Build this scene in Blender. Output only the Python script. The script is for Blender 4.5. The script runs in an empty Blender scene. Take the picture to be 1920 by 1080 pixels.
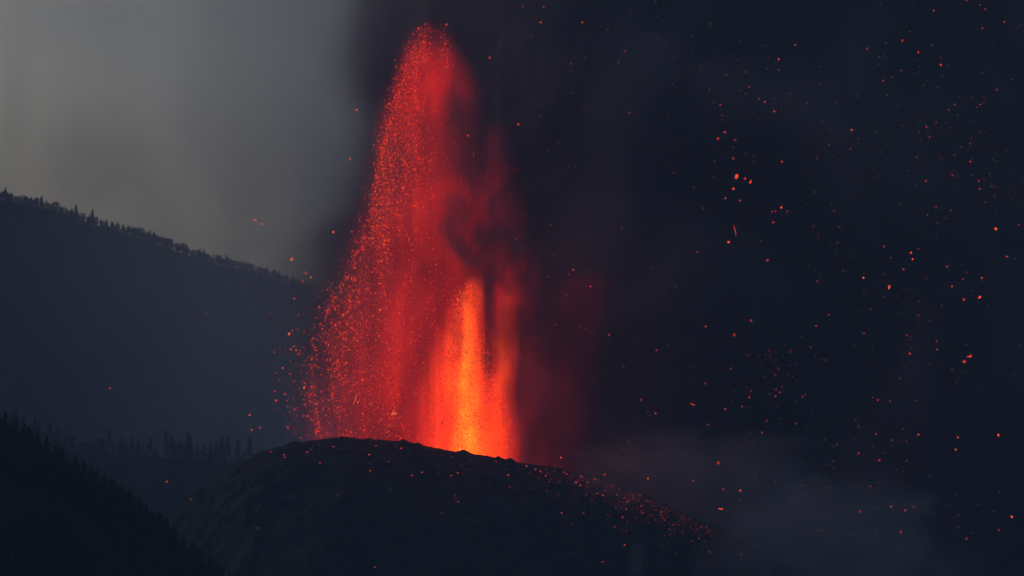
import bpy, bmesh, math, random
import numpy as np
from mathutils import Vector, Matrix, noise as mnoise
from mathutils.bvhtree import BVHTree

random.seed(7)
rng = np.random.default_rng(11)
S = bpy.context.scene
COL = S.collection
R = math.radians

# ------------------------------------------------------------------ camera
CAM = Vector((0.0, -3000.0, 20.0))
FPX = 7500.0                                   # focal length in photo pixels (1920 wide)
PITCH = R(5.8)
cam_d = bpy.data.cameras.new('camera')
cam_d.sensor_width = 36.0
cam_d.lens = FPX / 1920.0 * 36.0
cam_d.clip_start = 1.0
cam_d.clip_end = 60000.0
cam = bpy.data.objects.new('camera', cam_d)
cam.location = CAM
cam.rotation_euler = (R(90) + PITCH, 0, 0)
COL.objects.link(cam)
S.camera = cam

# ------------------------------------------------------------------ sky and sun
SUN_EL, SUN_AZ = R(5.0), R(-49.0)              # low dusk sun, behind the ridge at left
w = bpy.data.worlds.new('World')
S.world = w
w.use_nodes = True
wn, wl = w.node_tree.nodes, w.node_tree.links
sky = wn.new('ShaderNodeTexSky')
sky.sky_type = 'NISHITA'
sky.sun_disc = False
sky.sun_elevation = SUN_EL
sky.sun_rotation = SUN_AZ
sky.air_density = 1.0
sky.dust_density = 3.2
sky.ozone_density = 1.9
bg = wn['Background']
tint = wn.new('ShaderNodeMix'); tint.data_type = 'RGBA'; tint.blend_type = 'MULTIPLY'
tint.inputs['Factor'].default_value = 1.0
tint.inputs['B'].default_value = (1.0, 0.93, 0.96, 1)       # colour grade that takes some green out of the sky
wl.new(sky.outputs[0], tint.inputs['A'])
wl.new(tint.outputs['Result'], bg.inputs['Color'])
bg.inputs['Strength'].default_value = 0.130
sun_d = bpy.data.lights.new('sun', 'SUN')
sun_d.energy = 0.02
sun_d.angle = R(12)
sun_d.color = (1.0, 0.86, 0.72)
sun = bpy.data.objects.new('sun', sun_d)
d = Vector((math.sin(SUN_AZ) * math.cos(SUN_EL), math.cos(SUN_AZ) * math.cos(SUN_EL), math.sin(SUN_EL)))
sun.rotation_euler = d.to_track_quat('Z', 'Y').to_euler()
COL.objects.link(sun)

S.view_settings.view_transform = 'Standard'
S.view_settings.look = 'None'
S.view_settings.exposure = 0.0
S.view_settings.gamma = 1.0
S.view_settings.use_curve_mapping = False
cy = S.cycles
cy.max_bounces = 4
cy.diffuse_bounces = 1
cy.glossy_bounces = 1
cy.transparent_max_bounces = 8
cy.volume_bounces = 1
cy.volume_step_rate = 1.0
cy.volume_max_steps = 256
cy.sample_clamp_indirect = 2.0
cy.use_adaptive_sampling = True
cy.adaptive_threshold = 0.02
cy.use_denoising = True
try:
    cy.denoiser = 'OPENIMAGEDENOISE'
except Exception:
    pass

# ------------------------------------------------------------------ helpers
_cp, _sp = math.cos(PITCH), math.sin(PITCH)
def P(px, py, Y=0.0):
    """the world point at depth Y that the photograph shows at pixel (px, py)"""
    a, b = (px - 960) / FPX, (540 - py) / FPX
    dx, dy, dz = a, _cp - b * _sp, _sp + b * _cp
    t = (Y - CAM.y) / dy
    return Vector((CAM.x + dx * t, Y, CAM.z + dz * t))
def ray(px, py):
    a, b = (px - 960) / FPX, (540 - py) / FPX
    return Vector((a, _cp - b * _sp, _sp + b * _cp)).normalized()

def tag(o, label=None, cat=None, group=None, kind=None):
    if label: o['label'] = label
    if cat: o['category'] = cat
    if group: o['group'] = group
    if kind: o['kind'] = kind
    return o

def mesh_np(name, verts, faces, mat, smooth=False):
    """verts (n,3) array, faces (m,3) or (m,4) array"""
    me = bpy.data.meshes.new(name)
    verts = np.asarray(verts, dtype=np.float32)
    faces = np.asarray(faces, dtype=np.int32)
    k = faces.shape[1]
    me.vertices.add(len(verts)); me.vertices.foreach_set('co', verts.ravel())
    me.loops.add(faces.size); me.loops.foreach_set('vertex_index', faces.ravel())
    me.polygons.add(len(faces))
    me.polygons.foreach_set('loop_start', np.arange(0, faces.size, k, dtype=np.int32))
    me.update(calc_edges=True)
    if smooth:
        me.polygons.foreach_set('use_smooth', np.ones(len(faces), dtype=bool))
    if mat: me.materials.append(mat)
    me.validate()
    return me
def link(name, me, parent=None):
    o = bpy.data.objects.new(name, me)
    COL.objects.link(o)
    if parent is not None: o.parent = parent
    return o

def interp(pts):
    a = np.array(pts, dtype=float)
    return lambda v: np.interp(v, a[:, 0], a[:, 1])
def smooth_interp(pts, width):
    """interp followed by a small box blur, so that no corner of the outline shows"""
    f = interp(pts)
    offs = np.linspace(-width, width, 9)
    return lambda v: np.mean([f(np.asarray(v) + o) for o in offs], axis=0)

# value noise on a grid of points, vectorised
_perm = rng.permutation(512)
_perm = np.concatenate([_perm, _perm, _perm])
_vals = rng.random(512) * 2 - 1
def vnoise(x, y):
    xi, yi = np.floor(x).astype(int), np.floor(y).astype(int)
    fx, fy = x - xi, y - yi
    fx, fy = fx * fx * fx * (fx * (fx * 6 - 15) + 10), fy * fy * fy * (fy * (fy * 6 - 15) + 10)
    h = lambda i, j: _vals[_perm[_perm[i & 511] + (j & 511)] & 511]
    a, b, c, e = h(xi, yi), h(xi + 1, yi), h(xi, yi + 1), h(xi + 1, yi + 1)
    return (a * (1 - fx) + b * fx) * (1 - fy) + (c * (1 - fx) + e * fx) * fy
def fbm(x, y, oct=4, gain=0.5):
    s, a = 0, 1.0
    for k in range(oct):
        s = s + a * vnoise(x * 2 ** k + 17.3 * k, y * 2 ** k - 9.1 * k)
        a *= gain
    return s

# ------------------------------------------------------------------ materials
def new_mat(name):
    m = bpy.data.materials.new(name)
    m.use_nodes = True
    nt = m.node_tree
    nt.nodes.clear()
    return m, nt, nt.nodes.new('ShaderNodeOutputMaterial')

def rough_mat(name, c0, c1, scale, rough=0.95, bump=0.0, bscale=None):
    m, nt, out = new_mat(name)
    b = nt.nodes.new('ShaderNodeBsdfPrincipled')
    b.inputs['Roughness'].default_value = rough
    b.inputs['Specular IOR Level'].default_value = 0.15
    tc = nt.nodes.new('ShaderNodeTexCoord')
    n = nt.nodes.new('ShaderNodeTexNoise')
    n.inputs['Scale'].default_value = scale
    n.inputs['Detail'].default_value = 5
    nt.links.new(tc.outputs['Object'], n.inputs['Vector'])
    r = nt.nodes.new('ShaderNodeValToRGB')
    r.color_ramp.elements[0].position, r.color_ramp.elements[1].position = 0.35, 0.68
    r.color_ramp.elements[0].color = (*c0, 1); r.color_ramp.elements[1].color = (*c1, 1)
    nt.links.new(n.outputs['Fac'], r.inputs['Fac'])
    nt.links.new(r.outputs['Color'], b.inputs['Base Color'])
    if bump:
        n2 = nt.nodes.new('ShaderNodeTexNoise')
        n2.inputs['Scale'].default_value = bscale or scale * 4
        n2.inputs['Detail'].default_value = 4
        nt.links.new(tc.outputs['Object'], n2.inputs['Vector'])
        bp = nt.nodes.new('ShaderNodeBump')
        bp.inputs['Strength'].default_value = bump
        bp.inputs['Distance'].default_value = 1.0
        nt.links.new(n2.outputs['Fac'], bp.inputs['Height'])
        nt.links.new(bp.outputs['Normal'], b.inputs['Normal'])
    nt.links.new(b.outputs[0], out.inputs['Surface'])
    return m

M_cone = rough_mat('basalt_ash', (0.009, 0.011, 0.017), (0.026, 0.029, 0.038), 0.06, bump=0.35, bscale=0.35)
M_hill = rough_mat('hill_soil', (0.010, 0.012, 0.014), (0.022, 0.024, 0.024), 0.02)
M_ground = rough_mat('ground_soil', (0.04, 0.04, 0.035), (0.07, 0.066, 0.055), 0.01)
M_leaf = rough_mat('pine_needles', (0.022, 0.040, 0.030), (0.045, 0.070, 0.045), 0.3)
M_bark = rough_mat('pine_bark', (0.05, 0.04, 0.03), (0.1, 0.08, 0.06), 0.6)

def lava_mat(name, stops, strength=1.0, sampling='NONE'):
    """incandescent lava: what it gives off follows the temperature stored on each fragment"""
    m, nt, out = new_mat(name)
    at = nt.nodes.new('ShaderNodeAttribute'); at.attribute_name = 'glow_level'
    r = nt.nodes.new('ShaderNodeValToRGB')
    els = r.color_ramp.elements
    els[0].position, els[0].color = stops[0][0], (*stops[0][1], 1)
    els[1].position, els[1].color = stops[-1][0], (*stops[-1][1], 1)
    for p, c in stops[1:-1]:
        e = els.new(p); e.color = (*c, 1)
    nt.links.new(at.outputs['Fac'], r.inputs['Fac'])
    em = nt.nodes.new('ShaderNodeEmission')
    em.inputs['Strength'].default_value = strength
    nt.links.new(r.outputs['Color'], em.inputs['Color'])
    nt.links.new(em.outputs[0], out.inputs['Surface'])
    m.cycles.emission_sampling = sampling
    return m
HEAT = [(0.0, (0.015, 0.006, 0.008)), (0.2, (0.13, 0.012, 0.012)), (0.45, (0.50, 0.020, 0.014)),
        (0.65, (0.95, 0.045, 0.010)), (0.82, (1.0, 0.12, 0.008)), (1.0, (1.0, 0.32, 0.012))]
M_lava = lava_mat('incandescent_lava', HEAT)

def bomb_mat():
    m, nt, out = new_mat('lava_clot')
    oi = nt.nodes.new('ShaderNodeObjectInfo')
    tc = nt.nodes.new('ShaderNodeTexCoord')
    n = nt.nodes.new('ShaderNodeTexNoise'); n.inputs['Scale'].default_value = 1.6; n.inputs['Detail'].default_value = 2
    nt.links.new(tc.outputs['Object'], n.inputs['Vector'])
    mr = nt.nodes.new('ShaderNodeMapRange')
    mr.inputs['From Min'].default_value, mr.inputs['From Max'].default_value = 0.3, 0.7
    mr.inputs['To Min'].default_value, mr.inputs['To Max'].default_value = 0.45, 1.5
    nt.links.new(n.outputs['Fac'], mr.inputs['Value'])
    em = nt.nodes.new('ShaderNodeEmission')
    nt.links.new(oi.outputs['Color'], em.inputs['Color'])
    nt.links.new(mr.outputs[0], em.inputs['Strength'])
    nt.links.new(em.outputs[0], out.inputs['Surface'])
    m.cycles.emission_sampling = 'NONE'
    return m
M_bomb = bomb_mat()

class NB:
    """tiny node-math builder"""
    def __init__(s, nt): s.nt = nt
    def _in(s, sock, v):
        if isinstance(v, (int, float)): sock.default_value = v
        else: s.nt.links.new(v, sock)
    def m(s, op, a, b=0.0, c=None, clamp=False):
        n = s.nt.nodes.new('ShaderNodeMath'); n.operation = op; n.use_clamp = clamp
        s._in(n.inputs[0], a); s._in(n.inputs[1], b)
        if c is not None: s._in(n.inputs[2], c)
        return n.outputs[0]
    def sstep(s, v, a, b, to0=0.0, to1=1.0):
        n = s.nt.nodes.new('ShaderNodeMapRange'); n.interpolation_type = 'SMOOTHSTEP'
        s._in(n.inputs['Value'], v)
        n.inputs['From Min'].default_value, n.inputs['From Max'].default_value = a, b
        n.inputs['To Min'].default_value, n.inputs['To Max'].default_value = to0, to1
        return n.outputs[0]
    def lin(s, v, a, b, to0=0.0, to1=1.0):
        n = s.nt.nodes.new('ShaderNodeMapRange')
        s._in(n.inputs['Value'], v)
        n.inputs['From Min'].default_value, n.inputs['From Max'].default_value = a, b
        n.inputs['To Min'].default_value, n.inputs['To Max'].default_value = to0, to1
        return n.outputs[0]
    def curve(s, v, pts):
        n = s.nt.nodes.new('ShaderNodeFloatCurve')
        n.mapping.use_clip = False
        c = n.mapping.curves[0]
        ys = [p[1] for p in pts]
        lo, hi = min(ys), max(ys)
        sp = (hi - lo) or 1.0
        pts = [(p[0], (p[1] - lo) / sp) for p in pts]
        while len(c.points) < len(pts): c.points.new(0.5, 0.5)
        for q, p in zip(c.points, pts): q.location = p; q.handle_type = 'AUTO_CLAMPED'
        n.mapping.update()
        s._in(n.inputs['Value'], v)
        return s.m('MULTIPLY_ADD', n.outputs[0], sp, lo)
    def xyz(s):
        tc = s.nt.nodes.new('ShaderNodeTexCoord')
        sp = s.nt.nodes.new('ShaderNodeSeparateXYZ')
        s.nt.links.new(tc.outputs['Object'], sp.inputs[0])
        return tc.outputs['Object'], sp.outputs[0], sp.outputs[1], sp.outputs[2]
    def noise(s, vec, scale, stretch=(1, 1, 1), detail=3, rough=0.55, dist=0.0, off=(0, 0, 0)):
        mp = s.nt.nodes.new('ShaderNodeMapping')
        mp.inputs['Scale'].default_value = stretch
        mp.inputs['Location'].default_value = off
        s.nt.links.new(vec, mp.inputs['Vector'])
        n = s.nt.nodes.new('ShaderNodeTexNoise')
        n.inputs['Scale'].default_value = scale; n.inputs['Detail'].default_value = detail
        n.inputs['Roughness'].default_value = rough; n.inputs['Distortion'].default_value = dist
        s.nt.links.new(mp.outputs[0], n.inputs['Vector'])
        return n.outputs['Fac']

def box_mesh(name, lo, hi, mat):
    v = [(x, y, z) for x in (lo[0], hi[0]) for y in (lo[1], hi[1]) for z in (lo[2], hi[2])]
    f = [(0, 1, 3, 2), (4, 6, 7, 5), (0, 4, 5, 1), (2, 3, 7, 6), (0, 2, 6, 4), (1, 5, 7, 3)]
    return mesh_np(name, v, f, mat)

# ------------------------------------------------------------------ ground
a = np.linspace(0, 2 * np.pi, 97)[:-1]
gv = [(0, 2000, 0)] + [(30000 * math.cos(t), 2000 + 30000 * math.sin(t), 0) for t in a]
gf = [(0, 1 + k, 1 + (k + 1) % 96) for k in range(96)]
tag(link('ground', mesh_np('ground', gv, gf, M_ground)), kind='structure')

# ------------------------------------------------------------------ terrain
def heightfield(name, xs, ys, zfun, mat):
    X, Y = np.meshgrid(xs, ys)
    Z = zfun(X, Y)
    nx, ny = len(xs), len(ys)
    idx = np.arange(nx * ny).reshape(ny, nx)
    f = np.stack([idx[:-1, :-1], idx[:-1, 1:], idx[1:, 1:], idx[1:, :-1]], -1).reshape(-1, 4)
    v = np.stack([X, Y, Z], -1).reshape(-1, 3)
    return tag(link(name, mesh_np(name, v, f, mat, smooth=True)), kind='structure')

def crest_fn(pts, Y, blur):
    q = [P(x, y, Y) for x, y in pts]
    return smooth_interp([(p.x, p.z) for p in q], blur)

# the erupting cone: its rim is the outline in front of the fountain
CONE = [(-300, 1330), (0, 1160), (150, 1070), (285, 987), (330, 955), (365, 928), (400, 906), (440, 880), (470, 861), (500, 846),
        (530, 837), (560, 831), (600, 826), (640, 821), (680, 824), (720, 827), (765, 828), (790, 834), (815, 841), (850, 847),
        (885, 851), (920, 857), (960, 866), (1000, 872), (1050, 880), (1120, 896), (1200, 925), (1280, 962), (1400, 1018),
        (1500, 1065), (1620, 1115), (1800, 1200), (2100, 1350)]
cone_h = crest_fn(CONE, 0.0, 5.0)
def cone_z(X, Y):
    h = cone_h(X)
    d = np.hypot(Y + 4, 14.0) - 14.0
    front = h - 0.52 * d - 0.00006 * d * d
    back = np.maximum(h - 0.75 * d, h - 48)
    back = np.where(Y > 150, h - 48 - 0.5 * (Y - 150), back)
    z = np.where(Y < -4, front, back)
    g = fbm(X / 42 + 0.15 * fbm(X / 30, Y / 30), Y / 150, 4) * 7 + fbm(X / 11, Y / 14, 4) * 1.6     # gullies and clinker
    z = z + g * np.clip(np.abs(Y + 4) / 60, 0.0, 1)
    z = z + fbm(X / 5.0 + 90, Y / 5.0, 3, 0.6) * 0.55 + np.clip(fbm(X / 9.0 + 40, Y / 9.0 + 7, 2) - 0.5, 0, 1) * 3.0
    return np.maximum(z, -30)
xs = np.concatenate([np.arange(-520, -270, 5.0), np.arange(-270, 270, 1.3), np.arange(270, 470, 4.0)])
ys = np.concatenate([np.arange(-560, -150, 4.0), np.arange(-150, 20, 1.3), np.arange(20, 460, 6.0)])
cone = heightfield('volcanic_cone', xs, ys, cone_z, M_cone)
bv = BVHTree.FromObject(cone, bpy.context.evaluated_depsgraph_get())

RIDGE = [(-1500, -40), (-600, 205), (0, 372), (60, 383), (130, 405), (200, 428), (260, 444), (310, 462), (360, 478), (430, 499), (500, 513),
         (560, 538), (640, 570), (760, 610), (900, 660), (1200, 740), (1600, 830), (2200, 900), (3000, 960)]
YR = 2500.0
ridge_h = crest_fn(RIDGE, YR, 8.0)
def ridge_z(X, Y):
    d = np.hypot(Y - YR, 25.0) - 25.0
    z = ridge_h(X) - np.where(Y < YR, 0.62, 0.4) * d
    k = np.clip(np.abs(Y - YR) / 150, 0, 1)
    return np.maximum(z + fbm(X / 190, Y / 190, 4) * 26 * k + fbm(X / 23, Y / 23, 2) * 1.5, -30)
heightfield('forested_ridge', np.arange(-1500, 1500, 15.0), np.arange(1500, 3600, 15.0), ridge_z, M_hill)

MID = [(-1200, 480), (-400, 690), (0, 790), (80, 832), (160, 848), (300, 858), (430, 862), (540, 885), (800, 935), (1200, 990), (2000, 1060), (2600, 1120)]
YM = 800.0
mid_h = crest_fn(MID, YM, 8.0)
def mid_z(X, Y):
    d = np.hypot(Y - YM, 20.0) - 20.0
    k = np.clip(np.abs(Y - YM) / 100, 0, 1)
    return np.maximum(mid_h(X) - 0.42 * d + fbm(X / 90, Y / 90, 4) * 12 * k + fbm(X / 15, Y / 15, 2) * 0.8, -30)
heightfield('valley_slope', np.arange(-1000, 900, 10.0), np.arange(180, 1500, 10.0), mid_z, M_hill)

NEAR = [(-1500, 300), (-300, 640), (0, 782), (60, 824), (130, 866), (200, 910), (290, 978), (380, 1050), (470, 1120), (700, 1250), (900, 1300)]
YN = -900.0
near_h = crest_fn(NEAR, YN, 4.0)
def near_z(X, Y):
    d = np.hypot(Y - YN, 15.0) - 15.0
    k = np.clip(np.abs(Y - YN) / 60, 0, 1)
    return np.maximum(near_h(X) - 0.45 * d + fbm(X / 60, Y / 60, 4) * 8 * k + fbm(X / 9, Y / 9, 2) * 0.6, -30)
heightfield('near_hill', np.arange(-800, 0, 6.0), np.arange(-1500, -500, 6.0), near_z, M_hill)

# ------------------------------------------------------------------ trees
def tree_arrays(h, width, kind, n, seed, bare=0.25, fat=1.0):
    """one conifer: (trunk verts, faces), (crown verts, faces); crown = many small needle clumps on limbs"""
    r = random.Random(seed)
    tv, tf = [], []
    lean = (r.uniform(-.03, .03), r.uniform(-.03, .03))
    k = 6
    hs = [(-1.5, 1.0), (0.0, 0.85), (h * .4, 0.6), (h * .8, 0.3), (h * .98, 0.06)]
    for z, q in hs:
        for i in range(k):
            t = 2 * math.pi * i / k
            rad = h * 0.018 * q + 0.02
            tv.append((rad * math.cos(t) + lean[0] * z, rad * math.sin(t) + lean[1] * z, z))
    for j in range(len(hs) - 1):
        for i in range(k):
            a0, b0 = j * k + i, j * k + (i + 1) % k
            tf.append((a0, b0, b0 + k)); tf.append((a0, b0 + k, a0 + k))
    # limbs: thin three-sided spikes
    for i in range(9):
        z = h * r.uniform(bare, 0.9); t = r.uniform(0, 6.28)
        L = width * (1.05 - z / h) * r.uniform(.5, .9)
        b = len(tv); e = 0.006 * h
        dx, dy = math.cos(t), math.sin(t)
        c = (lean[0] * z, lean[1] * z)
        tv += [(c[0] - dy * e, c[1] + dx * e, z), (c[0] + dy * e, c[1] - dx * e, z), (c[0], c[1], z + 1.6 * e), (c[0] + dx * L, c[1] + dy * L, z + L * .25)]
        tf += [(b, b + 1, b + 3), (b + 1, b + 2, b + 3), (b + 2, b, b + 3)]
    cv, cf = [], []
    for i in range(n):
        u = r.random() ** (0.8 if kind == 'spire' else 1.0)
        z = h * (bare + (1.02 - bare) * u)
        if kind == 'spire':
            rad = width * (1 - u) ** 0.8 * (0.75 + 0.25 * math.sin(u * 31 + seed))
        else:
            rad = width * math.sqrt(max(0.0, 1 - (2 * u - 1) ** 2)) * (0.8 + 0.3 * math.sin(seed + 5 * u))
        t = r.uniform(0, 6.28); q = rad * math.sqrt(r.uniform(.1, 1))
        c = Vector((q * math.cos(t) + lean[0] * z, q * math.sin(t) + lean[1] * z, z))
        s = h * r.uniform(.03, .075) * fat
        out = Vector((math.cos(t), math.sin(t), r.uniform(-.5, .6))).normalized()
        side = out.cross(Vector((r.uniform(-1, 1), r.uniform(-1, 1), r.uniform(-1, 1)))).normalized()
        b = len(cv)
        cv += [c - out * s * .6 + side * s * .5, c - out * s * .6 - side * s * .5, c + out * s * 1.3, c + out.cross(side) * s * .6]
        cf += [(b, b + 1, b + 2), (b, b + 2, b + 3), (b + 1, b + 3, b + 2)]
    return (np.array(tv), np.array(tf)), (np.array([tuple(v) for v in cv]), np.array(cf))

VAR = []
for i in range(5): VAR.append(('spire', tree_arrays(15, 2.8 + .4 * (i % 3), 'spire', 240, i + 1, .06, 1.15)))
for i in range(4): VAR.append(('round', tree_arrays(13, 4.4 + .5 * i, 'round', 260, i + 21, .1, 1.25)))
for i in range(4): VAR.append(('tall', tree_arrays(24, 3.0 + .5 * (i % 2), 'spire', 200, i + 41, .30, 1.0)))
VMESH = [(mesh_np('trunk', *v[1][0], M_bark), mesh_np('crown', *v[1][1], M_leaf)) for v in VAR]

def plant(name, vi, loc, sc, rz, label, group):
    root = bpy.data.objects.new(name, None)
    COL.objects.link(root)
    root.location = loc; root.rotation_euler.z = rz; root.scale = (sc[0], sc[0], sc[1])
    root.empty_display_size = 2
    tag(root, label, 'tree', group)
    link('trunk', VMESH[vi][0], root); link('crown', VMESH[vi][1], root)
    return root

# skyline of the far ridge; the photo's few standouts get their own words
G1 = 'pine trees along the skyline of the far ridge'
MARK = {10: (1.5, 0, 'slim pointed pine at the far left end of the ridge skyline'),
        78: (1.35, 1, 'pointed pine rising a little above its neighbours near the left end of the skyline'),
        105: (1.5, 6, 'ragged pine with a crooked spreading top on the upper skyline'),
        143: (1.75, 2, 'tallest thin spire of a pine on the upper ridge skyline'),
        173: (1.6, 3, 'second tall spire pine, lower down the ridge skyline than the tallest one'),
        265: (1.5, 7, 'big round crowned tree where the ridge skyline bulges upward'),
        290: (1.3, 8, 'broad dark tree at the right side of the bulge on the ridge skyline'),
        320: (1.35, 5, 'broad dark tree after the notch in the middle of the ridge skyline'),
        383: (1.3, 4, 'small pointed pine on the lower hazy part of the ridge skyline'),
        425: (1.35, 0, 'last clear pointed pine before the ridge fades into smoke')}
def ridge_pt(px, off=0.0):
    x = P(px, 430, YR).x
    y = YR + off
    return Vector((x, y, float(ridge_z(np.array([x]), np.array([y]))[0]) - .4))
for px, (sc, vi, lab) in MARK.items():
    plant('pine_tree', vi, ridge_pt(px, -4), (sc * .8, sc * .76), random.uniform(0, 6), lab, G1)
px = -35.0
while px < 660:
    rounded = (245 < px < 350 and random.random() < .75) or (px > 440 and random.random() < .4) or random.random() < .12
    vi = random.choice([5, 6, 7, 8]) if rounded else random.choice([0, 1, 2, 3, 4])
    s = random.uniform(.5, .85) * (1.25 if 250 < px < 350 else .95)
    lab = ('round crowned dark tree in the unbroken row along the far ridge skyline' if rounded
           else 'short dark conifer in the unbroken row along the far ridge skyline')
    plant('round_tree' if rounded else 'pine_tree', vi, ridge_pt(px, random.uniform(-14, 4)), (s * random.uniform(.9, 1.15), s), random.uniform(0, 6), lab, G1)
    px += random.uniform(2.8, 5.2)

G2 = 'tall trees standing in the smoky valley behind the cone'
for px in [35, 48, 62, 75, 92, 110, 128, 205, 232, 248, 262, 281, 312, 322, 331, 341, 352, 362, 386, 396, 409, 418, 428, 447, 470]:
    x = P(px, 850, YM).x; y = YM + random.uniform(-30, 10)
    z = float(mid_z(np.array([x]), np.array([y]))[0]) - .5
    s = random.uniform(.65, 1.15)
    plant('pine_tree', random.choice([9, 10, 11, 12]), (x, y, z), (s, s), random.uniform(0, 6),
          'tall thin bare stemmed pine at the left edge of the smoky valley' if px < 150 else 'tall thin dark pine in the smoky valley left of the cone', G2)

G3 = 'dark trees on the crest of the near hill'
px = -20.0
while px < 330:
    x = P(px, 900, YN).x; y = YN + random.uniform(-10, 4)
    z = float(near_z(np.array([x]), np.array([y]))[0]) - .5
    s = random.uniform(.28, .48)
    plant('pine_tree', random.choice([0, 1, 2, 3, 4]), (x, y, z), (s * 1.3, s), random.uniform(0, 6),
          'small black pine on the crest of the dark near hill at lower left', G3)
    px += random.uniform(8, 19)

def forest(name, zf, n, xr, yr, hs, dens=None):
    """the closed wood on a slope: far too many trees to count"""
    base = [tree_arrays(1.0, .19, 'spire', 34, 60 + i, .05, 1.9)[1] for i in range(4)] + [tree_arrays(1.0, .3, 'round', 34, 70 + i, .08, 2.0)[1] for i in range(3)]
    V, F, o = [], [], 0
    X, Y = rng.uniform(*xr, n), rng.uniform(*yr, n)
    Z = zf(X, Y)
    for x, y, z in zip(X, Y, Z):
        if z < 3: continue
        v, f = base[rng.integers(len(base))]
        h = rng.uniform(*hs); t = rng.uniform(0, 6.28)
        c, s = math.cos(t), math.sin(t)
        q = np.stack([v[:, 0] * c - v[:, 1] * s, v[:, 0] * s + v[:, 1] * c, v[:, 2]], 1) * h
        V.append(q + (x, y, z)); F.append(f + o); o += len(v)
    tag(link(name, mesh_np(name, np.concatenate(V), np.concatenate(F), M_leaf)), kind='stuff')
forest('pine_forest', ridge_z, 8000, (-780, 120), (2060, 2515), (7, 12.5))
forest('valley_forest', mid_z, 2200, (-470, -60), (420, 812), (8, 15))
forest('hillside_forest', near_z, 3200, (-340, -90), (-1200, -893), (3, 6))

# ------------------------------------------------------------------ the lava fountain
YF = 60.0                                      # it rises from the crater just behind the rim
def fx(px): return (px - 960) * 0.408
def px_of_z(): pass
Z0, Z1 = P(900, 900, YF).z, P(800, 20, YF).z   # 187 .. 550 or so
def tz(py): return (P(960, py, YF).z - Z0) / (Z1 - Z0)

root = bpy.data.objects.new('lava_fountain', None)
root.location = (fx(880), YF, Z0 - 8)
COL.objects.link(root)
tag(root, 'tall glowing lava fountain jetting from behind the rim of the dark volcanic cone', 'lava fountain')

def gas_mat(name, rows, color, color2, strength, depth, edge, nscale, nstretch, nlo, nhi, seed, steps, absorb=0.0, feather=.2, streak=0.0, sedge=0.0):
    """incandescent gas and fine spatter, too small to see singly, and the painted red glow: rows = (py, left px, centre px, right px, amount)"""
    m, nt, out = new_mat(name)
    b = NB(nt)
    vec, x, y, z = b.xyz()
    t = b.lin(z, Z0 - root.location.z, Z1 - root.location.z)
    rows = sorted(rows, key=lambda q: -q[0])
    ox = root.location.x
    L = b.curve(t, [(tz(q[0]), fx(q[1]) - ox) for q in rows])
    C = b.curve(t, [(tz(q[0]), fx(q[2]) - ox) for q in rows])
    Rr = b.curve(t, [(tz(q[0]), fx(q[3]) - ox) for q in rows])
    A = b.curve(t, [(tz(q[0]), q[4]) for q in rows])
    n1 = b.noise(vec, nscale, nstretch, 4, .6, .4, (seed * 31.7, seed * 11.1, seed * 5.3))
    warp = b.noise(vec, nscale * .35, (1, 1, .5), 2, .5, 0, (seed * 7.7, 3, 9))
    xw = b.m('MULTIPLY_ADD', b.m('SUBTRACT', warp, .5), edge, x)
    if streak:
        fine = b.noise(vec, .09, (1, 1, .10), 3, .65, .3, (seed * 3.3, 1, seed * 2.2))
        xw = b.m('MULTIPLY_ADD', b.m('SUBTRACT', fine, .5), sedge, xw)
    dxc = b.m('SUBTRACT', xw, C)
    wl_, wr_ = b.m('SUBTRACT', C, L), b.m('SUBTRACT', Rr, C)
    ul = b.m('DIVIDE', b.m('MULTIPLY', dxc, -1), b.m('MAXIMUM', wl_, 1.0))
    ur = b.m('DIVIDE', dxc, b.m('MAXIMUM', wr_, 1.0))
    u = b.m('MAXIMUM', ul, ur)
    v = b.m('DIVIDE', y, depth)
    rr = b.m('SQRT', b.m('ADD', b.m('MULTIPLY', u, u), b.m('MULTIPLY', v, v)))
    prof = b.sstep(rr, feather, 1.12, 1.0, 0.0)
    nn = b.sstep(n1, nlo, nhi)
    if streak:
        nn = b.m('MULTIPLY', nn, b.lin(fine, .3, .7, 1 - streak, 1 + streak))
    e = b.m('MAXIMUM', b.m('MULTIPLY', b.m('MULTIPLY', prof, A), nn), 0.0)
    em = nt.nodes.new('ShaderNodeEmission')
    b._in(em.inputs['Strength'], b.m('MULTIPLY', e, strength / depth))
    mix = nt.nodes.new('ShaderNodeMix'); mix.data_type = 'RGBA'
    mix.inputs['A'].default_value = (*color, 1); mix.inputs['B'].default_value = (*color2, 1)
    nt.links.new(b.m('MULTIPLY', prof, nn, clamp=True), mix.inputs['Factor'])
    nt.links.new(mix.outputs['Result'], em.inputs['Color'])
    if absorb:
        ab = nt.nodes.new('ShaderNodeVolumeAbsorption')
        ab.inputs['Color'].default_value = (0, 0, 0, 1)
        b._in(ab.inputs['Density'], b.m('MULTIPLY', e, absorb / depth))
        ad = nt.nodes.new('ShaderNodeAddShader')
        nt.links.new(em.outputs[0], ad.inputs[0]); nt.links.new(ab.outputs[0], ad.inputs[1])
        nt.links.new(ad.outputs[0], out.inputs['Volume'])
    else:
        nt.links.new(em.outputs[0], out.inputs['Volume'])
    m.cycles.volume_step_rate = steps
    xs_ = [fx(q[1]) for q in rows] + [fx(q[3]) for q in rows]
    zs_ = [P(960, q[0], YF).z for q in rows]
    px_ = edge * .5 + sedge * .3 + 8
    lo = (min(xs_) - px_ - ox, -depth, min(zs_) - root.location.z)
    hi = (max(xs_) + px_ - ox, depth, max(zs_) - root.location.z)
    return box_mesh(name, lo, hi, m)

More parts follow.
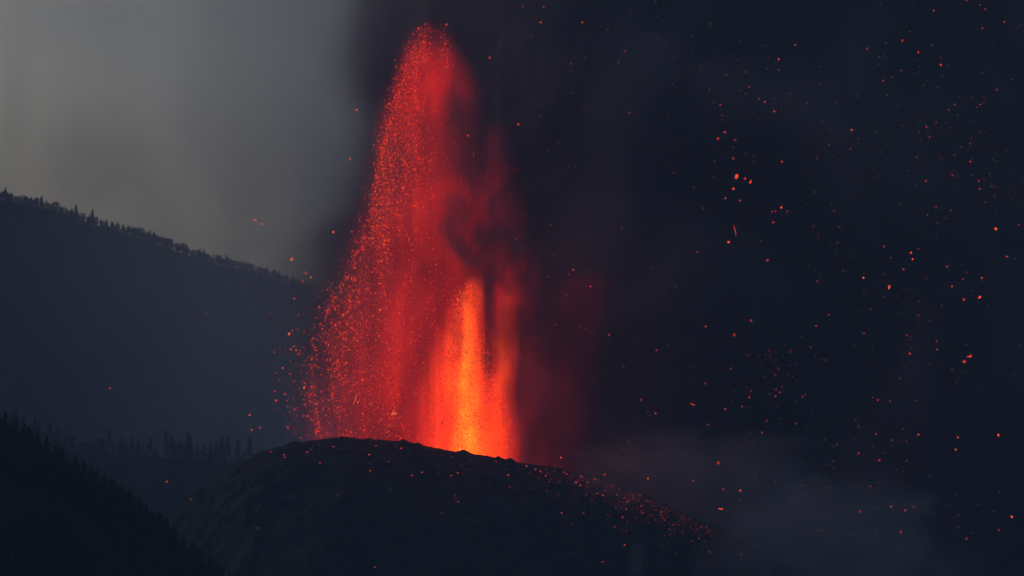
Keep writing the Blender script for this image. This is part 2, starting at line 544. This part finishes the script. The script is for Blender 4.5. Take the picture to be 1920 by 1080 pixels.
CURT = [(880, 548, 790, 955, .95), (800, 548, 780, 950, 1.05), (720, 556, 762, 940, 1.05), (650, 572, 765, 940, 1.0), (560, 612, 770, 968, 1.0), (480, 645, 775, 968, .95),
        (420, 662, 785, 960, .85), (360, 680, 800, 935, .72), (300, 690, 790, 915, .55), (240, 708, 785, 905, .75), (180, 728, 798, 898, 1.35), (135, 742, 810, 886, 1.75),
        (100, 755, 808, 872, 1.2), (75, 765, 806, 862, .32), (50, 775, 806, 850, .08), (35, 780, 806, 840, 0)]
link('red_curtain', gas_mat('red_curtain', CURT, (0.30, 0.004, 0.006), (0.62, 0.015, 0.004), 1.75, 42, 44, .032, (1, 1, .45), .25, .74, 1, .8, .5, .0, .50, 26), root)
CORE = [(900, 752, 875, 975, 1.1), (860, 756, 875, 975, 1.15), (800, 764, 876, 970, 1.1), (740, 776, 876, 954, 1.), (680, 792, 875, 930, .9), (620, 808, 874, 912, .8),
        (570, 828, 876, 906, .6), (540, 842, 877, 900, .35), (515, 855, 877, 895, 0)]
link('molten_jet', gas_mat('molten_jet', CORE, (0.9, 0.024, 0.001), (1.0, 0.115, 0.003), 4.6, 30, 44, .05, (1, 1, .45), -.05, .72, 2, .8, .5, -.6, .45, 48), root)
HOT = [(890, 828, 880, 930, .9), (850, 838, 880, 918, 1.), (790, 846, 879, 910, 1.), (730, 850, 877, 905, .8), (690, 853, 877, 900, .9), (640, 858, 877, 894, .7), (590, 864, 877, 890, .35), (560, 868, 877, 886, 0)]
link('white_hot_jet', gas_mat('white_hot_jet', HOT, (1.0, 0.12, 0.005), (1.0, 0.36, 0.01), 3.2, 18, 26, .07, (1, 1, .5), .3, .75, 3, .8, 0, -.2, .45, 26), root)
LOBE = [(900, 878, 930, 982, 1.4), (800, 884, 930, 976, 1.6), (735, 900, 934, 966, 1.4), (660, 912, 938, 972, .62), (600, 912, 940, 980, .34), (560, 916, 942, 982, .16), (520, 922, 945, 975, 0)]
link('side_jet', gas_mat('side_jet', LOBE, (0.85, 0.018, 0.002), (1.0, 0.085, 0.003), 1.6, 22, 26, .05, (1, 1, .45), .25, .72, 4, .8, .3, -.1, .40, 24), root)
PLUM = [(690, 880, 935, 990, 0), (620, 874, 935, 1000, .45), (540, 875, 935, 1000, 1.0), (490, 870, 935, 1005, .75), (445, 875, 930, 1000, .45), (380, 885, 925, 985, 1.0), (320, 895, 938, 985, .55), (265, 905, 948, 985, .3), (225, 915, 950, 980, 0)]
link('rear_plume', gas_mat('rear_plume', PLUM, (0.16, 0.003, 0.005), (0.34, 0.006, 0.006), 1.35, 26, 44, .05, (1, 1, .6), .34, .70, 5, .7, 0, -.1, .6, 34), root)
DIM = [(900, 900, 985, 1150, .9), (800, 905, 985, 1150, .9), (720, 910, 985, 1150, .8), (670, 910, 982, 1160, .5), (620, 920, 1060, 1180, .32), (560, 940, 1090, 1180, .26), (500, 980, 1090, 1150, 0)]
link('red_glow_veil', gas_mat('red_glow_veil', DIM, (0.09, 0.0025, 0.003), (0.20, 0.005, 0.004), 2.3, 36, 60, .03, (1, 1, .5), .22, .8, 6, .8, 0, -.3, .4, 30), root)  # fountain's dim red glow in the ash, put in as emission

# fragments: thousands of clots in one mesh per part, each a small irregular octahedron
OCT = np.array([(1, 0, 0), (-1, 0, 0), (0, 1, 0), (0, -1, 0), (0, 0, 1), (0, 0, -1)], float)
OCF = np.array([(0, 2, 4), (2, 1, 4), (1, 3, 4), (3, 0, 4), (2, 0, 5), (1, 2, 5), (3, 1, 5), (0, 3, 5)])
def clots(name, px, py, dy, size, stretch, heat, parent, mat=M_lava, tilt=.5):
    n = len(px)
    base = np.tile(OCT, (n, 1, 1)) * rng.uniform(.55, 1.3, (n, 6, 1))
    base *= size[:, None, None]
    base[:, :, 2] *= stretch[:, None]
    t = rng.normal(0, tilt, n); c, s = np.cos(t)[:, None], np.sin(t)[:, None]
    bx, bz = base[:, :, 0] * c - base[:, :, 2] * s, base[:, :, 0] * s + base[:, :, 2] * c
    base = np.stack([bx, base[:, :, 1], bz], -1)
    Yw = YF + dy
    A_, B_ = (px - 960) / FPX, (540 - py) / FPX
    dyv, dzv = _cp - B_ * _sp, _sp + B_ * _cp
    T = (Yw - CAM.y) / dyv
    ctr = np.stack([A_ * T, Yw, CAM.z + dzv * T], 1)
    if parent is not None: ctr = ctr - np.array(parent.location)
    V = (base + ctr[:, None, :]).reshape(-1, 3)
    F = (OCF[None] + 6 * np.arange(n)[:, None, None]).reshape(-1, 3)
    me = mesh_np(name, V, F, mat)
    at = me.attributes.new('glow_level', 'FLOAT', 'POINT')
    at.data.foreach_set('value', np.repeat(np.clip(heat, 0, 1), 6).astype(np.float32))
    return tag(link(name, me, parent), kind='stuff')

xl = interp([(30, 790), (60, 782), (120, 757), (180, 742), (240, 724), (300, 708), (400, 690), (450, 678), (520, 645), (600, 605), (700, 582), (780, 588), (830, 600), (900, 620)])
xr = interp([(30, 842), (150, 868), (300, 880), (420, 900), (500, 925), (600, 950), (700, 950), (900, 962)])
cone_py = interp(CONE)
def spray(n, h0, h1, s0, s1, power, jitter, tail, reach, ymix=(1.1, 1.6)):
    py = 828 - 785 * rng.beta(*ymix, n)
    a_, b_ = xl(py), xr(py)
    low = np.clip((py - 430) / 250, 0, 1)                          # the skirt at lower left is the widest and thickest
    u = rng.random(n) ** power * reach
    u = np.where(rng.random(n) < low, rng.beta(1.25, 1.5, n) * .86, u)
    px = a_ + (b_ - a_) * u + rng.normal(0, 1, n) * (jitter + 10 * low)
    out = rng.random(n) < tail
    px = np.where(out, a_ + 8 - rng.exponential(8 + 17 * low, n), px)
    keep = rng.random(n) < np.clip(.62 + .55 * fbm(px / 30, py / 160, 4), .15, 1)
    px, py, low = px[keep], py[keep], low[keep]
    n = len(px)
    u = (px - xl(py)) / (xr(py) - xl(py))
    half = np.sqrt(np.clip(1 - (2 * np.clip(u, 0, 1) - 1) ** 2, .05, 1)) * 40
    dy = rng.uniform(-1, 1, n) * half
    size = (s0 + (s1 - s0) * rng.random(n) ** 5) * np.where(u > .45, .75, 1.0)
    heat = h0 + (h1 - h0) * rng.random(n) - .10 * np.clip((u - .3) * 2, 0, 1) - .10 * np.clip((300 - py) / 250, 0, 1)
    heat = np.where(u < 0, np.minimum(heat, .66) - .04, heat)
    return px, py, dy, size, rng.uniform(.7, 1.9, n), heat
clots('fine_spatter', *spray(70000, .32, .62, .14, .40, 1.25, 8, .04, .97), root)
n = 650                                                        # thin sprays that shoot out above the column
k_ = rng.integers(0, 4, n); f_ = rng.beta(1.3, 2.6, n)
py = np.array([150, 128, 122, 130, 150])[k_] - np.array([78, 76, 86, 84, 60])[k_] * f_
px = np.array([772, 788, 799, 836, 856])[k_] + np.array([4, 2, 0, -3, -6])[k_] * f_ + rng.normal(0, 1, n) * (2.5 + 6 * (1 - f_))
clots('crest_spatter', px, py, rng.uniform(-14, 14, n), .2 + .45 * rng.random(n) ** 3, rng.uniform(.8, 2.2, n), rng.uniform(.3, .66, n), root)
clots('bright_spatter', *spray(15000, .46, .74, .18, .80, 1.8, 11, .11, .64), root)
# clots inside the molten jet: nearly all as hot as the jet, a few already crusted dark
cl, cr = interp([(520, 866), (540, 855), (600, 832), (700, 812), (800, 797), (900, 785)]), interp([(520, 890), (540, 897), (600, 905), (680, 925), (720, 942), (760, 956), (800, 962), (900, 968)])
n = 11000
py = 880 - 350 * rng.beta(1.0, 1.75, n)
mid, wid = (cl(py) + cr(py)) / 2, (cr(py) - cl(py)) / 2
q_ = rng.normal(-.02, .46, n); q_ = np.where(np.abs(q_) > .98, rng.normal(0, .4, n), q_)
px = mid + wid * q_ + rng.normal(0, 2.5, n)
edge_ = np.abs(px - mid) / wid
vein = 877 + 9 * fbm(py / 60, py * 0 + 3, 2)
hot = np.exp(-((px - vein) / (20 + 8 * fbm(py / 35, py * 0 + 8, 2))) ** 2) * np.clip(.75 + .6 * fbm(px / 40 + 5, py / 38, 3), .1, 1.4)
heat = .60 + .33 * hot + .10 * fbm(px / 16, py / 90, 3) + rng.uniform(-.07, .06, n) - .16 * np.clip(edge_ - .55, 0, 1)
clots('jet_spatter', px, py, rng.uniform(-14, 28, n), rng.uniform(.18, .5, n), rng.uniform(.8, 2.4, n), heat, root, tilt=.25)
n = 1300
py = 880 - 330 * rng.beta(1.0, 1.5, n)
u = rng.beta(1.5, 1.3, n); px = cl(py) + (cr(py) - cl(py)) * u
clots('crusted_clots', px, py, rng.uniform(-38, -31, n), .2 + .38 * rng.random(n) ** 2, rng.uniform(.7, 1.4, n), rng.uniform(.15, .5, n), root)

# ------------------------------------------------------------------ lava bombs, one object each
def lump(seed, kind):
    bm = bmesh.new()
    r = random.Random(seed)
    def blob(c, rad, sc, rot=0.0):
        M_ = Matrix.Translation(c) @ Matrix.Rotation(rot, 4, 'Y') @ Matrix.Diagonal((sc[0] * rad, sc[1] * rad, sc[2] * rad, 1))
        g = bmesh.ops.create_icosphere(bm, subdivisions=2, radius=1.0, matrix=M_)
        for v in g['verts']:
            k = 1 + .38 * mnoise.noise(v.co * 1.7 + Vector((seed * 3.1, 0, 7)))
            v.co = Vector(c) + (v.co - Vector(c)) * k
    if kind == 'blob': blob((0, 0, 0), 1, (1, .9, 1))
    elif kind == 'strip':
        for i in range(5): blob((.22 * math.sin(i * .9 + .4), 0, (i - 2) * .42), .40 - .04 * abs(i - 2), (.65, .6, 1))
    elif kind == 'fork':
        blob((0, 0, -.3), .6, (.7, .6, 1.1)); blob((-.45, 0, .45), .45, (.6, .6, 1.1), -.5); blob((.4, 0, .5), .5, (.6, .6, 1), .5)
    elif kind == 'pair':
        blob((-.5, 0, .1), .5, (1, .8, .9)); blob((.5, .1, -.15), .55, (.9, .8, 1))
    elif kind == 'hook':
        blob((-.45, 0, -.3), .5, (1.2, .7, .6), .2); blob((.3, 0, 0), .55, (.8, .7, 1)); blob((.45, 0, .55), .35, (.7, .6, 1))
    me = bpy.data.meshes.new('lava_bomb')
    bm.to_mesh(me); bm.free()
    me.materials.append(M_bomb)
    me.polygons.foreach_set('use_smooth', [True] * len(me.polygons))
    return me
LUMPS = {'blob': [lump(i, 'blob') for i in range(6)], 'strip': [lump(11, 'strip'), lump(12, 'strip')], 'fork': [lump(13, 'fork')],
         'pair': [lump(15, 'pair'), lump(16, 'pair')], 'hook': [lump(17, 'hook')]}
BRIGHT, RED, DIMC = (1.0, .085, .022), (.62, .030, .016), (.22, .016, .014)
N_BOMB = [0]
def bomb(px, py, w_, h_, colr, label, group, kind='blob', rot=0.0, Y=None, name='lava_bomb'):
    Y = random.uniform(-160, 40) if Y is None else Y
    o = bpy.data.objects.new(name, random.choice(LUMPS[kind]))
    COL.objects.link(o)
    p = P(px, py, Y)
    s = (Y - CAM.y) / FPX * .5
    o.location = p
    s *= .78
    o.scale = (w_ * s, (w_ + h_) * .5 * s, h_ * s)
    o.rotation_euler = (0, rot, 0)
    o.color = (*colr, 1)
    tag(o, label, 'lava bomb', group)
    N_BOMB[0] += 1
    return o
GB = 'lava bombs flying through the dark ash plume'
SPECIAL = [
 (1381, 331, 8, 14, BRIGHT, 'blob', .25, 'biggest lava bomb of the cluster right of the fountain, upright and lumpy'),
 (1407, 341, 6, 13, BRIGHT, 'hook', .1, 'bent lava bomb at the right of the cluster, beside the biggest one'),
 (1397, 335, 6, 5, RED, 'blob', 0, 'small red lava bomb between the two large ones of the cluster'),
 (1375, 354, 5, 6, BRIGHT, 'blob', .3, 'small bright lava bomb just under the biggest one of the cluster'),
 (1378, 432, 7, 24, (.75, .04, .018), 'strip', -.15, 'long thin curved strip of red lava hanging upright in the dark plume'),
 (1366, 454, 7, 5, BRIGHT, 'blob', .2, 'bright round lava bomb just below the long curved strip'),
 (1667, 539, 7, 12, (1.0, .14, .04), 'fork', .2, 'bright forked lava scrap alone in the dark plume, the brightest at right'),
 (1837, 557, 6, 14, BRIGHT, 'pair', 1.2, 'twin lobed upright lava bomb near the right edge of the picture'),
 (1807, 561, 7, 8, RED, 'pair', .7, 'dull twin lava bomb left of the twin lobed upright one'),
 (1818, 668, 13, 9, (.95, .05, .02), 'hook', 0, 'hook shaped red lava scrap at the far right of the plume'),
 (1808, 678, 9, 7, RED, 'blob', .3, 'dull red lava bomb just under the hook shaped scrap'),
 (1867, 429, 7, 7, BRIGHT, 'blob', 0, 'round orange lava bomb high near the right edge of the picture'),
 (1888, 481, 6, 4, RED, 'blob', 0, 'flat red lava bomb close to the right picture edge'),
 (1298, 758, 13, 6, RED, 'pair', .25, 'flat pair of red lava clots right of the fountain base'),
 (1347, 868, 6, 8, RED, 'blob', 0, 'pear shaped red lava bomb over the smoky right shoulder of the cone'),
 (1351, 954, 12, 6, BRIGHT, 'pair', 0, 'bright pair of lava clots in the pale smoke right of the cone'),
 (1689, 998, 4, 9, RED, 'blob', .3, 'upright red lava bomb low at right beside the smoke puff'),
 (1697, 957, 7, 5, RED, 'blob', -.6, 'slanted red lava bomb low at right above the smoke puff'),
 (1708, 474, 4, 6, BRIGHT, 'blob', .3, 'upper of two small bright lava bombs one above the other'),
 (1711, 486, 4, 5, BRIGHT, 'blob', 0, 'lower of two small bright lava bombs one above the other'),
 (478, 413, 8, 5, BRIGHT, 'pair', -.2, 'flat orange lava bomb against the grey smoke over the ridge'),
 (547, 486, 6, 7, BRIGHT, 'blob', .2, 'round orange lava bomb left of the fountain above the ridge end'),
 (669, 206, 5, 5, BRIGHT, 'blob', 0, 'single orange lava bomb against grey smoke left of the fountain top'),
 (625, 435, 5, 6, BRIGHT, 'blob', 0, 'round lava bomb in the dark smoke wedge left of the fountain'),
 (542, 626, 5, 8, BRIGHT, 'blob', .5, 'larger lava bomb of a small trail before the hazy slope left of the fountain'),
 (206, 728, 4, 4, RED, 'blob', 0, 'lone red lava speck in front of the dark forested slope at left'),
 (666, 748, 8, 26, (1, .10, .03), 'strip', .35, 'long slanting orange lava shred in the left skirt of the fountain'),
 (738, 775, 16, 14, (1, .12, .03), 'fork', .8, 'ragged orange lava shred low in the left skirt of the fountain'),
 (888, 290, 4, 11, RED, 'strip', .05, 'small upright lava strip right of the fountain column'),
 (878, 254, 5, 5, RED, 'blob', -.3, 'small red lava bomb above the upright strip right of the fountain column'),
 (972, 233, 7, 4, RED, 'blob', .3, 'flat red lava bomb in the dark sky right of the fountain'),
 (918, 108, 4, 6, RED, 'blob', 0, 'red lava bomb high in the dark sky beside the fountain top'),
 (837, 46, 6, 5, RED, 'blob', 0, 'red lava bomb just above the top of the fountain'),
 (1722, 98, 3, 7, RED, 'blob', 0, 'thin upright lava sliver high at right in the plume'),
]
for px, py, w_, h_, c, kind, rot, lab in SPECIAL:
    bomb(px, py, w_, h_, c, lab, GB, kind, rot, Y=(YF - 45 if 600 < px < 760 and py > 600 else None))
PTS = '''1466,303,4 1465,389,5 1450,417,5 1454,396,4 1448,397,4 1387,376,4 1360,372,4 1439,488,6 1619,521,5 1910,422,4 1785,537,4 1806,523,4 1841,521,4
1835,339,4 1837,354,4 1819,303,4 1739,403,4 1657,462,4 1694,505,4 1776,500,5 1408,601,5 1377,628,6 1323,612,4 1308,472,4 1554,590,4 1375,297,6 1346,260,5 1359,248,5
1378,262,4 1300,901,4 1405,745,5 1454,743,4 1429,811,4 1328,796,4 1570,834,4 1610,850,4 1649,863,5 1613,959,5 1632,912,4 1388,920,4 1356,917,4 1415,891,4 1722,815,4
1643,814,4 1229,775,4 1215,897,6 1534,995,4 1014,42,4 1092,42,4 1019,13,4 656,298,4 491,420,4 497,399,3 517,416,4 573,512,5 548,620,4 388,589,3 541,321,3 487,802,5
472,806,5 468,778,4 518,751,4 535,739,5 570,727,5 313,903,4 1706,663,5 1756,640,4 1872,816,5 1736,340,4 1626,91,4 1692,76,5 1460,111,4 1460,131,4 1452,209,4 1434,191,4
1405,163,4 1491,84,3 1597,244,4 1656,151,4 1690,132,3 1737,238,4 1790,196,4 1779,206,3 1764,122,4 1842,53,4 1869,168,4 1838,196,3 1842,137,3 1847,17,4 1838,9,4 1812,0,5 1751,20,3 1883,41,4
1202,750,4 1219,780,3 1231,657,4 1075,506,4 1107,537,4 1142,628,4 1052,858,4 1371,691,4 1530,611,4 1505,744,4 1460,691,3 1391,762,4 1360,767,4 1897,969,5 1812,1010,4 1873,994,4
1671,950,4 1555,915,3 1713,951,4 1796,820,4 1792,843,4 1646,750,4 1700,628,4 1620,625,3 1757,655,3 583,520,4 568,528,4 552,560,4 560,590,4 545,655,4 530,690,4 575,700,4'''.split()
for t in PTS:
    px, py, s = map(float, t.split(','))
    left = px < 700
    lab = ('small orange lava bomb flying loose left of the fountain' if left else
           'small red lava bomb high in the dark plume right of the fountain' if py < 400 else
           'small red lava bomb in the middle of the dark plume right of the fountain' if py < 720 else
           'small red lava bomb low in the dark plume over the right flank')
    bomb(px, py, s * random.uniform(.75, 1.1), s * random.uniform(.8, 1.3), random.choice((BRIGHT, RED, RED) if left else (BRIGHT, RED, RED, (.40, .022, .015), (.40, .022, .015))), lab,
         'small lava bombs flying ' + ('left of the fountain' if left else 'high in the plume' if py < 400 else 'mid height in the plume' if py < 720 else 'low in the plume'), rot=random.uniform(-.6, .6))

# the rest of the glowing rain: far too fine and too many to build singly
n = 4200
px = np.concatenate([rng.uniform(960, 1920, n - 500), rng.normal(1840, 60, 250), rng.normal(1430, 60, 250)])
py = np.concatenate([rng.uniform(0, 1010, n - 500), rng.uniform(0, 600, 250), rng.uniform(300, 800, 250)])
keep = (py < cone_py(px) + 20) & (rng.random(n) < np.clip(.45 + .6 * fbm(px / 120, py / 120, 3), .05, 1))
px, py = px[keep], py[keep]; n = len(px)
clots('ember_rain', px, py, rng.uniform(-200, 0, n) - 20, .2 + .42 * rng.random(n) ** 4, rng.uniform(.7, 1.6, n), rng.uniform(.2, .52, n) * (.65 + .35 * rng.random(n)), None)

# ------------------------------------------------------------------ glowing blocks lying on the cone
def on_cone(px, py):
    loc, nor, i_, dist = bv.ray_cast(CAM, ray(px, py), 9000)
    return loc, nor
GE = 'glowing lava blocks lying on the cone'
EMB = '''508,846,5 533,853,4 534,858,4 576,848,4 583,843,3 625,838,4 600,868,4 359,934,6 458,874,3 484,990,3 705,836,4 692,853,5 752,841,5 694,883,4 729,866,3 772,892,4
791,886,4 858,887,6 846,892,4 847,857,3 953,891,5 956,913,4 853,928,3 855,935,3 859,941,3 828,962,3 703,1064,4 987,873,7 1004,880,6 1013,884,4 1023,892,4 1057,884,7 1063,889,5
1080,905,8 1088,910,5 1103,905,6 1090,893,5 1115,889,5 1121,899,5 1130,929,5 1120,926,5 1157,928,5 1170,934,4 1176,942,4 1200,929,6 1186,930,4 1204,962,6 1202,949,4 1167,970,5
1174,955,4 1174,996,3 1053,962,4 1171,1022,4 1130,1054,5 1152,988,3 1145,899,4 1095,880,3 1214,939,4 1094,962,3 730,920,2 632,930,3 930,866,3 1240,960,4 1262,985,4 1310,1010,4 1295,990,3 1330,1035,3 1246,1005,3 1390,1040,4'''.split()
for t in EMB:
    px, py, s = map(float, t.split(','))
    py = max(py, float(cone_py(px)) + 4)
    loc, nor = on_cone(px, py)
    if loc is None: continue
    big = s >= 6
    lab = ('large glowing lava block lying on the right shoulder of the cone below the fountain' if big and px > 980 else
           'glowing lava block on the left outline of the cone' if px < 400 else
           'bright glowing lava block in the middle of the cone front' if big else
           'small glowing lava block on the upper left of the cone' if px < 800 else
           'small glowing lava block on the middle of the cone front' if px < 980 else
           'small glowing lava block among the many on the right flank of the cone')
    o = bomb(px, py, s * .8, s * .62, BRIGHT if random.random() < .55 else RED, lab, GE, 'pair' if big else 'blob', .4 if px > 900 else -.2, Y=loc.y, name='lava_block')
    o.location = loc + nor * (o.scale.z * .3)
    o['category'] = 'lava block'
# fine embers scattered down the right flank
n = 1500
px = np.concatenate([rng.normal(1190, 95, 1100), rng.uniform(560, 1400, 400)]); py = cone_py(px) + 4 + rng.exponential(22, n) * np.where(px > 1000, 1, 1.6)
V, F, H, k = [], [], [], 0
for x_, y_ in zip(px, py):
    if y_ > 1075 or x_ > 1450: continue
    loc, nor = on_cone(x_, y_)
    if loc is None: continue
    s = .18 + .45 * rng.random() ** 4
    V.append(OCT * rng.uniform(.6, 1.3, (6, 1)) * s + np.array(loc)); F.append(OCF + 6 * k); k += 1
    H += [rng.uniform(.1, .42) * (1 if x_ > 1000 else .8)] * 6
me = mesh_np('ember_scatter', np.concatenate(V), np.concatenate(F), M_lava)
at = me.attributes.new('glow_level', 'FLOAT', 'POINT'); at.data.foreach_set('value', np.array(H, np.float32))
tag(link('ember_scatter', me), kind='stuff')

# ------------------------------------------------------------------ ash, smoke and haze
def volume_mat(name, build, color, aniso, step):
    m, nt, out = new_mat(name)
    b = NB(nt)
    v = nt.nodes.new('ShaderNodeVolumePrincipled')
    if len(color) == 2:
        mx = nt.nodes.new('ShaderNodeMix'); mx.data_type = 'RGBA'
        mx.inputs['A'].default_value = (*color[0], 1); mx.inputs['B'].default_value = (*color[1], 1)
        nt.links.new(b.sstep(b.noise(b.xyz()[0], .0070, (1, .3, .8), 3, .5, .8, (2.1, 0, 5)), .38, .68), mx.inputs['Factor'])
        nt.links.new(mx.outputs['Result'], v.inputs['Color'])
    else:
        v.inputs['Color'].default_value = (*color, 1)
    v.inputs['Anisotropy'].default_value = aniso
    b._in(v.inputs['Density'], build(b, v))
    nt.links.new(v.outputs[0], out.inputs['Volume'])
    m.cycles.volume_step_rate = step
    return m

def plume_density(b, v):
    vec, x, y, z = b.xyz()
    ZL, ZH = 0.0, 760.0
    t = b.lin(z, ZL, ZH)
    YP = 300.0
    q = [(0, 678), (100, 668), (200, 655), (300, 655), (400, 632), (480, 606), (560, 604), (700, 625), (860, 650)]
    pts = [((P(x_, y_, YP).z) / ZH, P(x_, y_, YP).x) for y_, x_ in q][::-1]
    pts = [(0.0, pts[0][1])] + pts + [(1.0, pts[-1][1])]
    xe = b.curve(t, pts)
    n1 = b.noise(vec, .0085, (1, 1, .8), 4, .55, .6)
    n2 = b.noise(vec, .0045, (1, 1, .8), 3, .5, .6, (40, 9, 3))
    e = b.m('ADD', b.m('SUBTRACT', x, xe), b.m('MULTIPLY', b.m('SUBTRACT', n1, .5), 190))
    prof = b.sstep(e, -50, 78)
    prof = b.m('MULTIPLY', prof, prof)
    # billowing front
    f = b.m('ADD', b.m('SUBTRACT', y, 150), b.m('MULTIPLY', b.m('SUBTRACT', n2, .5), 260))
    prof = b.m('MULTIPLY', prof, b.sstep(f, -40, 60))
    return b.m('MULTIPLY', prof, b.sstep(n1, .2, .7, .010, .03))
M_plume = volume_mat('ash_plume', plume_density, ((.15, .13, .24), (.46, .42, .56)), 0.0, .5)
tag(link('ash_plume', box_mesh('ash_plume', (-230, 75, 1), (800, 700, 760), M_plume)), kind='stuff')

# the pale smoke bank that fills the evening sky beyond the ridge
def bank(b, v):
    vec, x, y, z = b.xyz()
    n = b.noise(vec, .0042, (1, .5, .7), 4, .5, 1.0, (3, 1, 0))
    low = b.sstep(z, 800, 1120, 1.0, .30)
    g = b.m('DIVIDE', b.m('ADD', x, 540), 210)
    gap = b.m('MULTIPLY_ADD', b.m('EXPONENT', b.m('MULTIPLY', b.m('MULTIPLY', g, g), -1)), -.55, 1.0)    # a thinner place
    return b.m('MULTIPLY', b.m('MULTIPLY', low, gap), b.sstep(n, .32, .68, .00015, .0019))
tag(link('smoke_bank', box_mesh('smoke_bank', (-1500, 3200, 1), (900, 4100, 1240), volume_mat('smoke_bank', bank, (.36, .33, .34), 0.0, 1.2))), kind='stuff')

# torn dark ash drifting across the right side of the fountain
def wisps(b, v):
    vec, x, y, z = b.xyz()
    n = b.noise(vec, .030, (1, .5, .55), 4, .6, 1.2, (4, 2, 1))
    side = b.m('MULTIPLY', b.sstep(x, fx(800), fx(880)), b.sstep(x, fx(960), fx(1040), 1.0, 0.0))
    zz = b.m('MULTIPLY', b.sstep(z, P(960, 720, 0).z, P(960, 540, 0).z), b.sstep(z, P(960, 120, 0).z, P(960, 20, 0).z, 1.0, 0.0))
    dep = b.m('MULTIPLY', b.sstep(y, -30, -12), b.sstep(y, 4, 17, 1.0, 0.0))
    return b.m('MULTIPLY', b.m('MULTIPLY', b.m('MULTIPLY', side, zz), dep), b.sstep(n, .47, .66, .0, .075))
tag(link('ash_wisps', box_mesh('ash_wisps', (fx(795), -30, P(960, 720, 0).z), (fx(1045), 17, P(960, 20, 0).z), volume_mat('ash_wisps', wisps, (.20, .18, .28), 0.0, .5))), kind='stuff')

# thin smoke hanging between the fountain and the ridge
def drift(b, v):
    vec, x, y, z = b.xyz()
    n = b.noise(vec, .006, (1, 1, 1), 3, .5, .3)
    xe = b.sstep(x, -560, -160, .22, 2.3)
    return b.m('MULTIPLY', b.m('MULTIPLY', xe, b.sstep(n, .2, .8, .3, 1.0)), .00042)
tag(link('drifting_smoke', box_mesh('drifting_smoke', (-1100, 300, 1), (300, 2100, 900), volume_mat('drifting_smoke', drift, (.58, .62, .80), 0.0, 1.0))), kind='stuff')

def puff(name, c, r, dens, color, seed, thr=.35):
    """a billow of smoke: density falls off from its middle, torn by noise"""
    def build(b, v):
        vec, x, y, z = b.xyz()
        n = b.noise(vec, 2.4 / max(r), (1, 1, 1.5), 4, .6, .8, (seed, 0, 0))
        s = b.m('SQRT', b.m('ADD', b.m('ADD', b.m('POWER', b.m('DIVIDE', x, r[0]), 2), b.m('POWER', b.m('DIVIDE', y, r[1]), 2)), b.m('POWER', b.m('DIVIDE', z, r[2]), 2)))
        e = b.m('ADD', s, b.m('MULTIPLY', b.m('SUBTRACT', n, .5), 2.2))
        e = b.m('MAXIMUM', e, b.sstep(s, .72, 1.0, 0.0, 1.0))
        return b.m('MULTIPLY', b.sstep(e, thr, 1.0, 1.0, 0.0), dens)
    o = link(name, box_mesh(name, tuple(-q for q in r), r, volume_mat(name, build, color, 0, .4)))
    o.location = c
    return tag(o, kind='stuff')
puff('slope_smoke', P(1320, 930, -20), (150, 45, 58), .036, (.52, .50, .56), 3, -.1)
puff('smoke_puff', P(1570, 1040, -120), (120, 50, 66), .030, (.52, .50, .57), 5, -.1)
puff('fumarole_steam', P(1195, 1050, -240), (9, 9, 22), .022, (.5, .52, .6), 7, 0)

# even blue evening haze over everything; the sky lies outside it
M_haze = volume_mat('haze', lambda b, v: 6e-5, (.33, .56, 1.0), 0.0, 1.0)
tag(link('haze', box_mesh('haze', (-2600, -3100, -31), (2600, 4200, 1250), M_haze)), kind='stuff')
print('bombs', N_BOMB[0])
